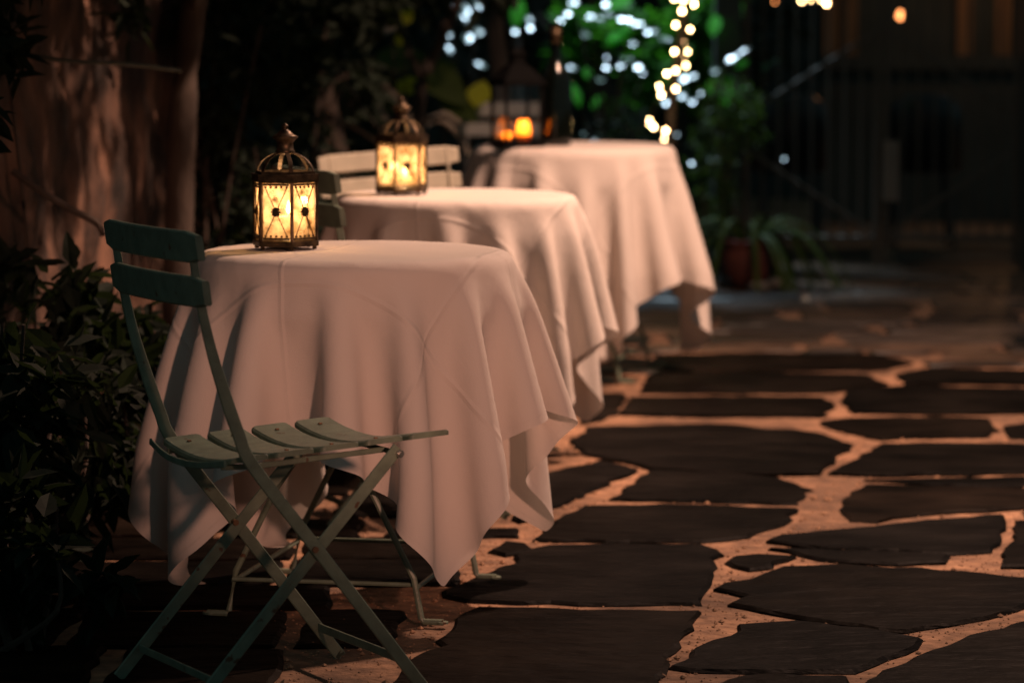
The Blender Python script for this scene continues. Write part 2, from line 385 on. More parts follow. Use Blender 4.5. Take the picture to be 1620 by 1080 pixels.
# ------------------------------------------------------------------ folding chairs
PROF = [(.006,.835),(.016,.77),(.028,.703),(.046,.627),(.069,.554),(.094,.484),(.122,.425),(.248,.264),(.431,.029),(.452,.004)]
def smooth_path(pts, n=5):
    P = [Vector(p) for p in pts]; out = []
    for i in range(len(P)-1):
        a, b, c, d_ = P[max(i-1,0)], P[i], P[i+1], P[min(i+2,len(P)-1)]
        for q in range(n):
            t = q/n; out.append(.5*((2*b)+(c-a)*t+(2*a-5*b+4*c-d_)*t*t+(3*b-a-3*c+d_)*t**3))
    out.append(P[-1]); return out
def make_chair(frame, slat, label, front_drop=.05):
    root = thing('folding_chair', label, 'chair', group='folding bistro chairs')
    for s in (-1, 1):
        y = s*.180
        p = smooth_path([(a, y, z) for a, z in PROF])
        MB().strip(p, .023, .0055, (0, 1, 0), [min(1, .5+.5*i/22) for i in range(len(p))]).build('side_frame', M[frame], root)
        y2 = s*.1715
        MB().strip([(.405, y2, .440), (.2, y2, .22), (.004, y2, .004)], .023, .0055, (0, 1, 0)).build('cross_leg', M[frame], root)
        mb = MB(); mb.tube([(.0, 0, 0), (.004, 0, 0)], .006, 10); 
        rv = MB(); rv.tube([(.2365, s*.165, .272), (.2365, s*.187, .272)], .0058, 10); rv.build('rivet', M['rust'], root)
        bt = MB(); bt.tube([(.405, s*.165, .430), (.405, s*.181, .430)], .0075, 8); bt.tube([(.405, s*.181, .430), (.405, s*.186, .430)], .0045, 8)
        bt.build('bolt', M['bolt'], root)
        rl = [(.085, s*.125, .420), (.16, s*.125, .4185), (.28, s*.125, .4255), (.40, s*.125, .432)]
        MB().strip(smooth_path(rl, 4), .010, .005, (0, 1, 0)).build('seat_rail', M[frame], root)
    MB().strip(smooth_path([(.072,-.172,.432),(.060,-.06,.418),(.060,.06,.418),(.072,.172,.432)], 5), .012, .005, (1, 0, 0)).build('seat_brace', M[frame], root)
    MB().tube([(.405,-.165,.430), (.405,.165,.430)], .005, 8).build('seat_rod', M[frame], root)
    MB().strip([(.408,-.173,.060), (.408,.173,.060)], .016, .004, (1, 0, 0)).build('front_stretcher', M[frame], root)
    MB().strip([(.045,-.165,.055), (.045,.165,.055)], .014, .004, (1, 0, 0)).build('rear_stretcher', M[frame], root)
    for i in range(5):
        x0 = .088+.087*i; x1 = x0+.075
        if i == 4: x1 = x0+.080
        tl = [-1,-.992,-.975,-.94,-.85,-.7,-.5,-.25,0,.25,.5,.7,.85,.94,.975,.992,1]; ny = len(tl)-1; vs = []; hw = .157
        for q in range(ny+1):
            t = tl[q]; y = t*hw; zz = .436+(x0-.09)*.062
            sag = -.014*(1-t*t) if i < 4 else -front_drop*(t+1)/2
            rc = .008*(1-math.sqrt(max(0, 1-(max(0, abs(t)-.94)/.06)**2)))      # rounded corners
            xa, xb = x0+rc, x1-rc
            up = .0
            for x, dz in ((xa, -.007), (xa-.0, 0), (xa+.004, .003), (xb-.004, .003), (xb, 0), (xb, -.007)):
                vs.append((x, y, zz+sag+dz+(x-x0)*.062))
        fs = []
        for q in range(ny):
            for j in range(6): fs.append((q*6+j, q*6+(j+1) % 6, (q+1)*6+(j+1) % 6, (q+1)*6+j))
        fs += [tuple(range(6))[::-1], tuple(ny*6+j for j in range(6))]
        sl = MB().add(vs, fs).build('seat_slat', M[slat], root)
        if i < 4:
            for s in (-1, 1):
                MB().lathe([(.0001,.0045),(.004,.004),(.0045,.002)], ((x0+x1)/2, s*.118, .436+(x0-.09)*.062-.014*(1-(.118/.157)**2)+.002+.002), 8).build('screw', M['rust'], sl)
    for z0, z1 in ((.783, .838), (.706, .760)):
        n = 12; vs = []
        zc = (z0+z1)/2; xc = -.009+( .835-zc)*.15
        for q in range(n+1):
            t = -1+2*q/n; y = t*.214; bow = -.016*(1-t*t)+.010
            hz = (z1-z0)/2-(max(0, abs(t)-.95)/.05)*.006
            for dx, dz in ((0,-hz+.003),(.003,-hz),(.011,-hz),(.014,-hz+.003),(.014,hz-.003),(.011,hz),(.003,hz),(0,hz-.003)):
                vs.append((xc+bow+dx-(dz)*.14, y, zc+dz))
        fs = [(q*8+j, q*8+(j+1) % 8, (q+1)*8+(j+1) % 8, (q+1)*8+j) for q in range(n) for j in range(8)]
        fs += [tuple(range(8))[::-1], tuple(n*8+j for j in range(8))]
        sl = MB().add(vs, fs).build('back_slat', M[slat], root)
        for s in (-1, 1):
            rv = MB(); rv.tube([(xc+.010, s*.165, zc), (xc+.0165, s*.165, zc)], .0055, 8); rv.build('screw', M['rust'], sl)
    return root
ch1 = make_chair('green', 'green', 'olive green slatted folding chair in front of the nearest table')
ch1.location = (-.640, 5.857, 0); ch1.rotation_euler = (0, 0, math.radians(28))
ch2 = copy_tree(ch1); tag(ch2, 'dark folding chair half hidden behind the nearest lantern')
ch2.location = (-.500, 7.93, 0); ch2.rotation_euler = (0, 0, math.radians(24))
ch3 = make_chair('cream', 'cream', 'cream slatted folding chair facing us behind the second table', 0)
ch3.location = (-.318, 9.80, 0); ch3.rotation_euler = (math.radians(3.5), 0, math.radians(-72)); ch3.scale = (.955, .99, .955)
ch4 = make_chair('grey', 'grey', 'pale grey folding chair behind the farthest table', 0)
ch4.location = (.0, 13.3, 0); ch4.rotation_euler = (0, 0, math.radians(-88))

# ------------------------------------------------------------------ tables and cloths
def drape(L, r, h, rot, ridges, seed, N=61, steps=230, iters=14, kb=.9, off=(0, 0)):
    # position based cloth: a flat square sheet falls over a round table top
    rng = np.random.RandomState(seed); g = np.linspace(-L/2, L/2, N); sp_ = g[1]-g[0]; dt = 1/90
    X, Y = np.meshgrid(g, g, indexing='ij'); c, s = math.cos(rot), math.sin(rot)
    x0, y0 = X*c-Y*s+off[0], X*s+Y*c+off[1]; rho = np.sqrt(x0*x0+y0*y0)+1e-9; th = np.arctan2(y0, x0)
    bump = np.zeros_like(th)
    for a, am in ridges:
        d = (th-math.radians(a)+math.pi) % (2*math.pi)-math.pi; bump += am*np.exp(-(d/.15)**2)
    out = np.maximum(rho-r, 0); rad = np.minimum(rho, r)+out*(.86+.05*bump)
    P = np.stack([x0/rho*rad, y0/rho*rad, h-out*(.50-.30*np.minimum(bump, 1.4)*np.minimum(out/.3, 1))]); P[2] += rng.normal(0, .001, (N, N))
    hold = rho < .16; hx, hy = x0[hold], y0[hold]
    S = slice
    pairs = []
    for a in (0, 1): pairs.append(((S(a, N-1, 2), S(None)), (S(a+1, N, 2), S(None)), sp_, 1.)); pairs.append(((S(None), S(a, N-1, 2)), (S(None), S(a+1, N, 2)), sp_, 1.))
    for a in (0, 1):
        pairs.append(((S(a, N-1, 2), S(0, N-1)), (S(a+1, N, 2), S(1, N)), sp_*2**.5, .35)); pairs.append(((S(a, N-1, 2), S(1, N)), (S(a+1, N, 2), S(0, N-1)), sp_*2**.5, .35))
    for a in range(4): pairs.append(((S(a, N-2, 4), S(None)), (S(a+2, N, 4), S(None)), 2*sp_, kb)); pairs.append(((S(None), S(a, N-2, 4)), (S(None), S(a+2, N, 4)), 2*sp_, kb))
    V = np.zeros_like(P); e = .010; rin = r-e; hz = h-e
    for st in range(steps):
        V[2] -= 9.8*dt; V *= .6 if st < 25 else .985; Q = P+V*dt
        for it in range(iters):
            for (a0, a1), (b0, b1), l, k in pairs:
                A, B = Q[:, a0, a1], Q[:, b0, b1]; d = B-A
                n = np.sqrt(d[0]*d[0]+d[1]*d[1]+d[2]*d[2])+1e-9; d *= (.5*k)*(1-l/n); A += d; B -= d
            ro = np.sqrt(Q[0]*Q[0]+Q[1]*Q[1])+1e-9; z = Q[2]
            up = (ro < rin) & (z < h) & (z > h-.12) & ((ro < rin*.95) | (z > hz-.004)); sd = (ro < r) & (z < hz) & (z > h-.12) & ~up
            d0 = ro-rin; d1 = z-hz; n = np.sqrt(d0*d0+d1*d1)+1e-9; rm = (ro >= rin) & (n < e) & (d1 >= 0)
            nr = np.where(rm, rin+d0*e/n, np.where(sd, r, ro)); f = nr/ro; Q[0] *= f; Q[1] *= f
            Q[2] = np.maximum(np.where(up, h, np.where(rm, hz+d1*e/n, Q[2])), .03)
            if it == iters-1:
                cm = up | sd | rm; t = Q-P; t[2] *= .3; Q -= np.where(cm, t*.7, 0)
        Q[0][hold] = hx; Q[1][hold] = hy; Q[2][hold] = h
        V = (Q-P)/dt; P = Q
    return P

def smst(a, b, x):
    t = np.clip((x-a)/(b-a), 0, 1); return t*t*(3-2*t)
DRAPES = [dict(L=1.33, rot=-14, off=(-.05, .01), seed=33, kb=.6, flare=.18, ridges=[(-155,1.3),(-128,.8),(-102,.9),(-74,1.1),(-45,1.3),(0,1.8),(40,1),(80,1),(120,1),(162,1)]),
          dict(L=1.34, rot=-11, off=(-.03, 0), seed=15, kb=.6, flare=.13, ridges=[(-155,1.3),(-128,.8),(-102,.9),(-74,1.1),(-45,1.3),(0,1.8),(40,1),(80,1),(120,1),(162,1)]),
          dict(L=1.36, rot=-36, off=(0, -.02), seed=35, kb=.6, flare=.14, ridges=[(-165,1),(-140,.8),(-112,1),(-80,1.1),(-52,.8),(-14,1.6),(20,1),(60,1),(100,1),(150,1)])]
def cloth_points(i):
    d = DRAPES[i]; h = .72
    P = drape(d['L'], .325, h, math.radians(d['rot']), d['ridges'], d['seed'], 71, 250, 16, d['kb'], d['off']).transpose(1, 2, 0).copy()
    hang = h-P[..., 2]; rho = np.sqrt(P[..., 0]**2+P[..., 1]**2); th = np.arctan2(P[..., 1], P[..., 0])
    g = .45+.55*np.clip(np.cos(th+.05), 0, 1)**2+.5*np.clip(np.cos(th+math.radians(155)), 0, 1)**4
    k = (rho+d['flare']*np.minimum(hang, .40)*g)/np.maximum(rho, 1e-6); P[..., 0] *= k; P[..., 1] *= k
    P[..., 2] = np.where(P[..., 2] < .14, .060+(P[..., 2]-.03)*(.080/.11), P[..., 2])
    return P
def make_table(label, loc, rz):
    root = thing('bistro_table', label, 'table', loc, rz, 'round bistro tables')
    mb = MB(); mb.lathe([(.29,.690),(.312,.692),(.316,.700),(.314,.709),(.300,.710)], k=48); mb.build('tabletop', M['green'], root)
    for s in (-1, 1):
        for d_ in (-1, 1):                  # two crossing legs at each end, bent out into a foot
            y = s*(.27 if d_ > 0 else .255)
            p = [(d_*.245, y, .0035), (d_*.205, y, .0035), (d_*.200, y, .010), (d_*.185, y, .09), (d_*.10, y, .26), (-d_*.08, y, .52), (-d_*.12, y, .684)]
            mb = MB(); mb.tube(p, .0065, 8); mb.lathe([(.012,0),(.012,.004)], (d_*.243, y, .001), 10); mb.build('leg', M['green'], root)
    for d_ in (-1, 1):
        MB().tube([(d_*.190,-.27 if d_ > 0 else -.255,.07),(d_*.190,.27 if d_ > 0 else .255,.07)], .005, 8).build('stretcher', M['green'], root)
        MB().strip([(d_*.06,-.28,.6865),(d_*.06,.28,.6865)], .02, .006, (0,0,1)).build('support_bar', M['green'], root)
    for s in (-1, 1):
        MB().tube([(-.19, s*.262, .075), (.19, s*.262, .075)], .0045, 8).build('stretcher', M['green'], root)
    return root
TAB = [(-.325, 6.87, 0), (-.150, 8.93, 0), (.205, 11.15, 0)]
make_table('nearest round folding table under its cloth, thin green legs on the flagstones', TAB[0], math.radians(-11))
make_table('middle of the three cloth covered folding tables, thin dark legs', TAB[1], math.radians(-6))
t3 = make_table('farthest folding table under its cloth, pale straight leg showing', TAB[2], math.radians(-12)); t3.scale = (1.04, 1.04, 1.055)
CL = ['off white tablecloth on the nearest table, long corner almost touching the ground', 'off white tablecloth on the middle table, flaring out to the right', 'off white tablecloth on the farthest table beside the fairy lights']
for i in range(3):
    P = cloth_points(i); n = 71; idx = np.arange(n*n).reshape(n, n)
    Fc = np.stack([idx[:-1,:-1], idx[1:,:-1], idx[1:,1:], idx[:-1,1:]], -1).reshape(-1, 4)
    me = bpy.data.meshes.new('tablecloth'); me.from_pydata(P.reshape(-1, 3).tolist(), [], Fc.tolist())
    uv = me.uv_layers.new(name='UVMap'); g = np.linspace(0, 1, n); U = np.stack(np.meshgrid(g, g, indexing='ij'), -1).reshape(-1, 2)
    uv.data.foreach_set('uv', U[Fc.ravel()].ravel().astype(np.float32))
    me.polygons.foreach_set('use_smooth', [True]*len(Fc)); me.materials.append(M['cloth']); me.update()
    o = link('tablecloth', me); tag(o, CL[i], 'tablecloth', 'tablecloths'); o.location = TAB[i]
    if i == 2: o.scale = (1.04, 1.04, 1.055)
    sd = o.modifiers.new('subdivision', 'SUBSURF'); sd.levels = 1; sd.render_levels = 1

# ------------------------------------------------------------------ lanterns, candles, bottle
def flame_light(name, loc, e, col=(1.0, .64, .37)):
    return lamp(name, 'POINT', loc, e, col, .009)
def hexp(r, rot): return [(r*math.cos(rot+i*math.pi/3), r*math.sin(rot+i*math.pi/3)) for i in range(6)]
def make_lantern(label):
    root = thing('candle_lantern', label, 'lantern', group='hexagonal candle lanterns')
    R = .0625; rot = 0; H = hexp(R, rot)
    mb = MB(); mb.lathe([(.060,.006),(.0665,.007),(.0665,.017),(.061,.020),(.058,.021)], k=6, rot=rot); mb.build('base', M['brass'], root)
    for i in range(6):
        a = rot+i*math.pi/3
        MB().lathe([(.0035,0),(.0048,.003),(.0035,.007)], (.058*math.cos(a), .058*math.sin(a), 0), 8).build('foot', M['brass'], root)
        MB().strip([(H[i][0], H[i][1], .018), (H[i][0], H[i][1], .140)], .0065, .0055, (math.cos(a), math.sin(a), 0)).build('post', M['brass'], root)
        p, q = Vector(H[i]+(0,)), Vector(H[(i+1) % 6]+(0,)); am = a+math.pi/6; nn = Vector((math.cos(am), math.sin(am), 0)); tt = (q-p).normalized(); c = (p+q)/2
        # pane with its wire cross, rosette and beaded edges
        e = .0265; P = lambda u, z, d: tuple(c+tt*u+nn*d+Vector((0, 0, z)))
        pane = MB(); pane.add([P(-e,.0215,-.002),P(e,.0215,-.002),P(e,.136,-.002),P(-e,.136,-.002),P(-e,.0215,-.0035),P(e,.0215,-.0035),P(e,.136,-.0035),P(-e,.136,-.0035)],
                              [(0,1,2,3),(7,6,5,4),(0,4,5,1),(1,5,6,2),(2,6,7,3),(3,7,4,0)])
        po = pane.build('pane', M['amber'], root)
        wr = MB(); wr.tube([P(-e*.86,.026,.0005), P(e*.86,.131,.0005)], .0011, 5); wr.tube([P(e*.86,.026,.0012), P(-e*.86,.131,.0012)], .0011, 5); wr.build('wire_cross', M['brass'], po)
        rs = MB()
        for k_ in range(8):
            b = k_*math.pi/4; rs.tube([P(.0075*math.cos(b), .0785+.0075*math.sin(b), .000), P(.0075*math.cos(b), .0785+.0075*math.sin(b), .0032)], .0028, 6)
        rs.tube([P(0,.0785,.000), P(0,.0785,.005)], .0062, 10); rs.build('rosette', M['brass'], po)
        for zz, dn in ((.131, -1), (.0265, 1)):
            bd = MB()
            bd.box(P(0, zz-dn*.003, .0003), (2*e, .0016, .004), Matrix.Rotation(math.atan2(tt.y, tt.x), 3, 'Z'))
            for k_ in range(5):
                u = -e*.8+k_*e*.4; bd.lathe([(.0001,-.0028),(.0022,-.0018),(.0029,0),(.0022,.0018),(.0001,.0028)], P(u, zz+dn*.002, .0008), 6)
            bd.build('bead_trim', M['brass'], po)
        # dome rib
        rib = []
        for k_ in range(9):
            t = k_/8*math.pi/2*.86; rib.append((math.cos(a)*(.056*math.cos(t)+.001), math.sin(a)*(.056*math.cos(t)+.001), .152+.047*math.sin(t)))
        MB().strip(rib, .0085, .0018, (-math.sin(a)*0+math.cos(a)*.001, .001*math.sin(a), 1)).build('dome_rib', M['brass'], root)
    # open hexagonal bands
    def ring(r0, r1, z0, z1, name, kk=6):
        vs = []
        for r, z in ((r0, z0), (r1, z0), (r1, z1), (r0, z1)):
            vs += [(r*math.cos(rot+2*math.pi*j/kk), r*math.sin(rot+2*math.pi*j/kk), z) for j in range(kk)]
        fs = [(l*kk+j, l*kk+(j+1) % kk, ((l+1) % 4)*kk+(j+1) % kk, ((l+1) % 4)*kk+j) for l in range(4) for j in range(kk)]
        MB().add(vs, fs).build(name, M['brass'], root)
    ring(.054, .0672, .138, .152, 'top_band'); ring(.056, .0695, .1515, .1545, 'rim'); ring(.0555, .0600, .1540, .1600, 'dome_ring')
    MB().lathe([(.010,.194),(.018,.195),(.019,.201),(.0165,.204),(.0155,.218),(.018,.222),(.024,.228),(.0255,.2305),(.018,.234),(.0125,.239),(.0105,.242),(.0065,.244),(.0055,.248),(.0072,.2505),(.0062,.254),(.003,.257),(.0005,.2585)], k=20).build('cap', M['brass'], root, True)
    return root
def make_candle(label, loc, r=.021, h=.045, e=1.05, stub=False):
    c = thing('candle', label, 'candle', loc, group='lantern candles')
    MB().lathe([(r*.96,0),(r,.003),(r,h-.003),(r*.9,h),(r*.6,h-.003),(.003,h-.004)], k=18).build('wax', M['wax'], c, True)
    MB().tube([(0,0,h-.005),(.0008,0,h+.003),(.002,0,h+.008)], .0009, 6).build('wick', M['black'], c)
    MB().lathe([(.0008,h+.004),(.0042,h+.009),(.0052,h+.014),(.0038,h+.021),(.0016,h+.029),(.0003,h+.034)], k=10).build('flame', M['flame'], c, True)
    flame_light('candle_glow', (loc[0], loc[1], loc[2]+h+.026), e)
    return c
ZT = .7215
l1 = at(452, 388, 6.90); l2 = at(636, 303, 8.93)
la = make_lantern('hexagonal brass candle lantern glowing amber on the nearest table')
la.location = (l1.x, 6.90, ZT); la.rotation_euler = (0, 0, math.radians(-90+15)); la.scale = (1.08, 1.08, 1.0)
lb = copy_tree(la); tag(lb, 'slightly blurred hexagonal candle lantern on the middle table')
lb.location = (l2.x, 8.90, ZT); lb.rotation_euler = (0, 0, math.radians(-90-14))
make_candle('lit wax candle inside the lantern on the nearest table', (l1.x+.006, 6.902, ZT+.0215))
make_candle('lit wax candle inside the lantern on the middle table', (l2.x+.008, 8.90, ZT+.0215), h=.022)

# black box lantern and bottle on the far table
Z3 = ZT*1.055; b3 = at(818, 232, 11.0)
bl = thing('box_lantern', 'black square metal lantern with glass sides on the farthest table', 'lantern', (b3.x, 10.98, Z3), math.radians(22))
w = .062
mb = MB(); mb.box((0,0,.008), (.14,.14,.016)); mb.build('base', M['black'], bl)
for sx in (-1, 1):
    for sy in (-1, 1):
        MB().box((sx*w, sy*w, .108), (.009,.009,.186)).build('post', M['black'], bl)
mb = MB(); mb.box((0,0,.206), (.148,.148,.014)); mb.lathe([(.098,.2131),(.095,.219),(.045,.262),(.030,.268),(.028,.295),(.040,.300),(.012,.318),(.002,.322)], k=4, rot=math.pi/4); mb.build('roof', M['black'], bl)
mb = MB(); mb.tube([(.0+.022*math.cos(t*.3927), 0, .338+.022*math.sin(t*.3927)) for t in range(17)], .0025, 6); mb.build('ring_handle', M['black'], bl)
for a in range(4):
    r_ = Matrix.Rotation(a*math.pi/2, 3, 'Z'); mb = MB(); mb.box(r_ @ Vector((0, -w, .1075)), (2*w-.014, .002, .181) if a % 2 == 0 else (.002, 2*w-.014, .181)); mb.build('pane', M['clear'], bl)
def votive(label, loc, r, h, e):
    v = thing('votive_candle', label, 'candle', loc, group='votive candles')
    MB().lathe([(r*.7,0),(r*.95,h*.15),(r,h*.4),(r*.8,h*.75),(r*.62,h),(r*.56,h),(r*.74,h*.74),(r*.92,h*.4),(r*.86,h*.16),(r*.5,h*.06)], k=18).build('glass', M['votive'], v, True)
    MB().lathe([(r*.6,h*.07),(r*.82,h*.2),(r*.84,h*.3),(r*.3,h*.31)], k=14).build('wax', M['wax'], v, True)
    MB().lathe([(.001,h*.33),(.006,h*.42),(.0075,h*.52),(.005,h*.66),(.001,h*.85)], k=10).build('flame', M['flame'], v, True)
    flame_light('votive_glow', (loc[0], loc[1], loc[2]+h*.8), e)
v1 = at(828, 222, 10.97); v2 = at(802, 222, 11.0)
votive('bright votive candle burning inside the black square lantern', (v1.x, 10.965, Z3+.0165), .026, .072, .25)
votive('small dim votive candle left of the bright one in the black lantern', (v2.x, 11.0, Z3+.0165), .016, .034, .03)
bp_ = at(879, 233, 11.05)
bo = thing('wine_bottle', 'large dark glass wine bottle right of the black lantern', 'bottle', (bp_.x, 11.08, Z3))
MB().lathe([(.046,0),(.052,.005),(.053,.02),(.053,.20),(.050,.225),(.036,.255),(.021,.280),(.018,.30),(.0175,.385),(.0195,.388),(.0195,.402),(.016,.405)], k=28).build('body', M['bottle'], bo, True)
MB().lathe([(.0185,.335),(.0188,.3866)], k=24).build('foil', M['brass'], bo, True)

# ------------------------------------------------------------------ foliage
def leaf_geo(P, Dv, Nv, ln, wd, curl=.25):
    # arrays of leaf bases, directions, normals, lengths, widths -> verts, faces (four bent triangles each)
    S = np.cross(Dv, Nv); S /= np.linalg.norm(S, axis=1)[:, None]+1e-9; Nn = np.cross(S, Dv)
    l = ln[:, None]; w_ = wd[:, None]
    m1 = P+Dv*l*.32-Nn*w_*.16; m2 = P+Dv*l*.68-Nn*(w_*.16+l*curl*.35); t = P+Dv*l-Nn*l*curl
    a1, a2 = P+Dv*l*.28, P+Dv*l*.66-Nn*l*curl*.3
    V = np.stack([P, a1+S*w_*.48, a2+S*w_*.36, t, a2-S*w_*.36, a1-S*w_*.48, m1, m2], 1).reshape(-1, 3); o = (np.arange(len(P))*8)[:, None]
    Fq = np.concatenate([o+np.array(q) for q in ((0,5,6),(0,6,1),(6,5,4),(6,4,7),(6,7,2),(6,2,1),(7,4,3),(7,3,2))], 0)
    return V, Fq
def np_mesh(name, V, Fq, mat_):
    me = bpy.data.meshes.new(name); me.from_pydata(V.tolist(), [], Fq.tolist()); me.materials.append(mat_); me.update(); return me
def unit(a): return a/(np.linalg.norm(a, axis=1)[:, None]+1e-9)
def cloud(seed, c, rad, n, size, asp=.45, down=.25):
    r = np.random.RandomState(seed)
    k = max(4, n//45)                        # clumps, so that the crown has light and dark masses and gaps
    cc = unit(r.normal(size=(k, 3)))*(r.rand(k, 1)**.45)
    p = cc[r.randint(0, k, n)]*.86+r.normal(size=(n, 3))*.13
    P = np.array(c)+p*np.array(rad)
    Dv = unit(p*.7+r.normal(size=(n, 3))*.8+np.array([0, 0, -down]))
    Nv = unit(r.normal(size=(n, 3))*.6+np.array([0, 0, 1]))
    ln = size*r.uniform(.6, 1.25, n)
    return leaf_geo(P, Dv, Nv, ln, ln*asp*r.uniform(.8, 1.2, n))
def shrub(name, label, cat, base, blobs, seed, mats='leaf_dark', stems=5, group=None, sr=.008):
    root = thing(name, label, cat, base, 0, group); r = random.Random(seed)
    Vs = []; Fs = []; o = 0
    for i, (c, rad, n, size) in enumerate(blobs):
        V, Fq = cloud(seed*17+i, c, rad, n, size); Vs.append(V); Fs.append(Fq+o); o += len(V)
    link('foliage', np_mesh('foliage', np.concatenate(Vs), np.concatenate(Fs), M[mats]), root)
    for i in range(stems):
        c, rad, _, _ = blobs[i % len(blobs)]
        e = Vector(c)+Vector((r.uniform(-.6,.6)*rad[0], r.uniform(-.6,.6)*rad[1], r.uniform(.0,.7)*rad[2])); s0 = Vector((r.uniform(-.05,.05), r.uniform(-.05,.05), 0))
        md = s0.lerp(e, .5)+Vector((r.gauss(0,.05), r.gauss(0,.05), 0))
        MB().tube(smooth_path([s0, md, e], 4), sr, 6, [1-.07*q for q in range(9)]).build('stem', M['bark'], root)
    return root
G1 = 'shrubs along the plaster wall'
shrub('leafy_shrub', 'dark leafy shrub at the lower left beside the nearest chair', 'shrub', (-1.02, 6.75, 0), [((0,0,.36),(.24,.30,.34),620,.085), ((.10,.35,.26),(.22,.25,.26),380,.08)], 11, 'leaf_dark', 7, G1)
shrub('leafy_shrub', 'broad dark shrub below the wall, behind the nearest chair back', 'shrub', (-1.02, 7.75, 0), [((.0,0,.36),(.26,.38,.36),620,.085), ((.14,.30,.28),(.22,.30,.30),420,.08)], 12, 'leaf_dark', 7, G1)
shrub('leafy_shrub', 'dark low shrub on the ground left of the nearest tablecloth', 'shrub', (-.95, 6.30, 0), [((0,0,.17),(.20,.22,.17),380,.075)], 13, 'leaf_dark', 5, G1)
shrub('climbing_plant', 'leafy climber hanging over the top of the plaster wall', 'climber', (-1.18, 8.2, 0), [((.02,-.4,1.30),(.16,.8,.24),600,.07), ((.10,.9,1.35),(.18,.8,.26),600,.07), ((.0,-1.2,1.05),(.10,.4,.22),260,.07)], 14, 'leaf_dark', 1, None, .007)
shrub('tall_shrub', 'tall dark shrub at the end of the plaster wall', 'shrub', (-.93, 10.6, 0), [((0,0,.5),(.24,.4,.55),1000,.07), ((.02,.1,1.15),(.26,.45,.40),1000,.07)], 15, 'leaf_dark', 7)
shrub('tall_shrub', 'dark bushy shrub behind the nearest lantern', 'shrub', (-.72, 11.4, 0), [((0,0,.45),(.26,.3,.5),800,.08), ((.05,.1,1.1),(.30,.35,.36),800,.08)], 16, 'leaf_dark', 7)
# a branch lying across the wall
b0 = at(0, 60, 8.0); pth = [at(-30,70,8.0), at(90,95,8.2), at(200,102,8.5), at(285,112,8.9)]
tag(MB().tube(smooth_path(pth, 5), .006, 6).build('cable', M['wire']), 'thin dark cable sagging along the top of the plaster wall', 'cable')
pth = [at(20,270,7.9), at(60,300,7.9), at(110,330,7.95), at(152,352,8.0), at(165,372,8.0)]
tw = thing('dead_branch', 'thin bare branch leaning on the wall above the nearest chair', 'branch', pth[0])
MB().tube(smooth_path([p-pth[0] for p in pth], 4), .009, 6).build('stick', M['bark'], tw)

def tree(label, base, path, r0, blobs, seed, mats='leaf_dark', limbs=()):
    root = thing('garden_tree', label, 'tree', base)
    bv = Vector(base); pts = smooth_path([Vector(p)-bv for p in path], 5)
    tr = MB().tube(pts, r0, 10, [1.1-.5*i/(len(pts)-1) for i in range(len(pts))]).build('trunk', M['bark'], root, True)
    for lp, lr in limbs:
        q = smooth_path([Vector(p)-bv for p in lp], 4); MB().tube(q, lr, 7, [1-.5*i/(len(q)-1) for i in range(len(q))]).build('limb', M['bark'], root, True)
    Vs = []; Fs = []; o = 0
    for i, (c, rad, n, size) in enumerate(blobs):
        V, Fq = cloud(seed*31+i, Vector(c)-bv, rad, n, size); Vs.append(V); Fs.append(Fq+o); o += len(V)
    link('crown', np_mesh('crown', np.concatenate(Vs), np.concatenate(Fs), M[mats]), root)
    return root
D = 12.0
tree('crooked dark tree leaning left behind the cream chair', gnd(560, 540), [gnd(560,540), at(545,330,D), at(520,200,D), at(505,90,D), at(540,-40,D), at(600,-300,D)], .055,
     [(tuple(at(520,-60,D)), (.9,.7,.32), 1500, .09), (tuple(at(420,40,D)), (.35,.4,.22), 400, .08)], 21, 'leaf_dark',
     [([at(508,120,D), at(470,60,D), at(440,-40,D)], .022), ([at(515,190,D), at(540,130,D), at(580,90,D)], .014)])
tree('dark tree at the end of the plaster wall, its unseen crown filled out to shade wall and shrubs', (-1.0, 9.9, 0), [(-1.0,9.9,0),(-.98,9.85,.6),(-.92,9.7,1.2),(-.75,9.3,1.7),(-.6,8.8,2.0)], .045,
     [((-.50,8.6,1.62),(.34,.8,.26),1700,.10), ((-.46,7.4,1.60),(.30,.9,.24),1700,.10), ((-.70,8.0,1.85),(.4,1.2,.3),1200,.10), ((-.62,9.6,1.8),(.4,.6,.3),900,.10), ((-.30,10.3,1.68),(.34,.8,.26),1700,.10), ((-.58,7.15,1.40),(.26,.65,.09),1500,.09)], 25, 'leaf_dark',  # clumps above the view, the last ones added to shade the left shrubs
     [([(-.75,9.3,1.7),(-.6,8.3,1.8),(-.5,7.2,1.8)], .016), ([(-.92,9.7,1.2),(-.8,9.0,1.5),(-.7,8.2,1.75)], .014)])
D = 12.6
tree('slender dark tree between the cream chair and the farthest table', gnd(665, 530), [gnd(665,530), at(662,300,D), at(660,210,D), at(668,130,D), at(702,50,D), at(735,-40,D), at(740,-300,D)], .030,
     [(tuple(at(760,-190,D)), (.8,.6,.3), 1200, .09)], 22, 'leaf_dark', [([at(668,130,D), at(640,60,D), at(615,-40,D)], .014)])
D = 14.4
tree('young tree trunk wrapped with fairy lights behind the farthest table', gnd(1066, 455), [gnd(1066,455), at(1062,250,D), at(1064,150,D), at(1078,60,D), at(1086,-40,D), at(1090,-260,D)], .022,
     [(tuple(at(1090,-230,D)), (.6,.6,.3), 900, .08)], 23, 'leaf_mid')
D = 12.2
tree('leaning dark tree at the left end of the hedge', gnd(790, 535), [gnd(800,470), at(795,250,14), at(790,120,14), at(780,0,14), at(770,-260,14)], .05, [(tuple(at(780,-230,14)), (.7,.6,.3), 1000, .09)], 24)

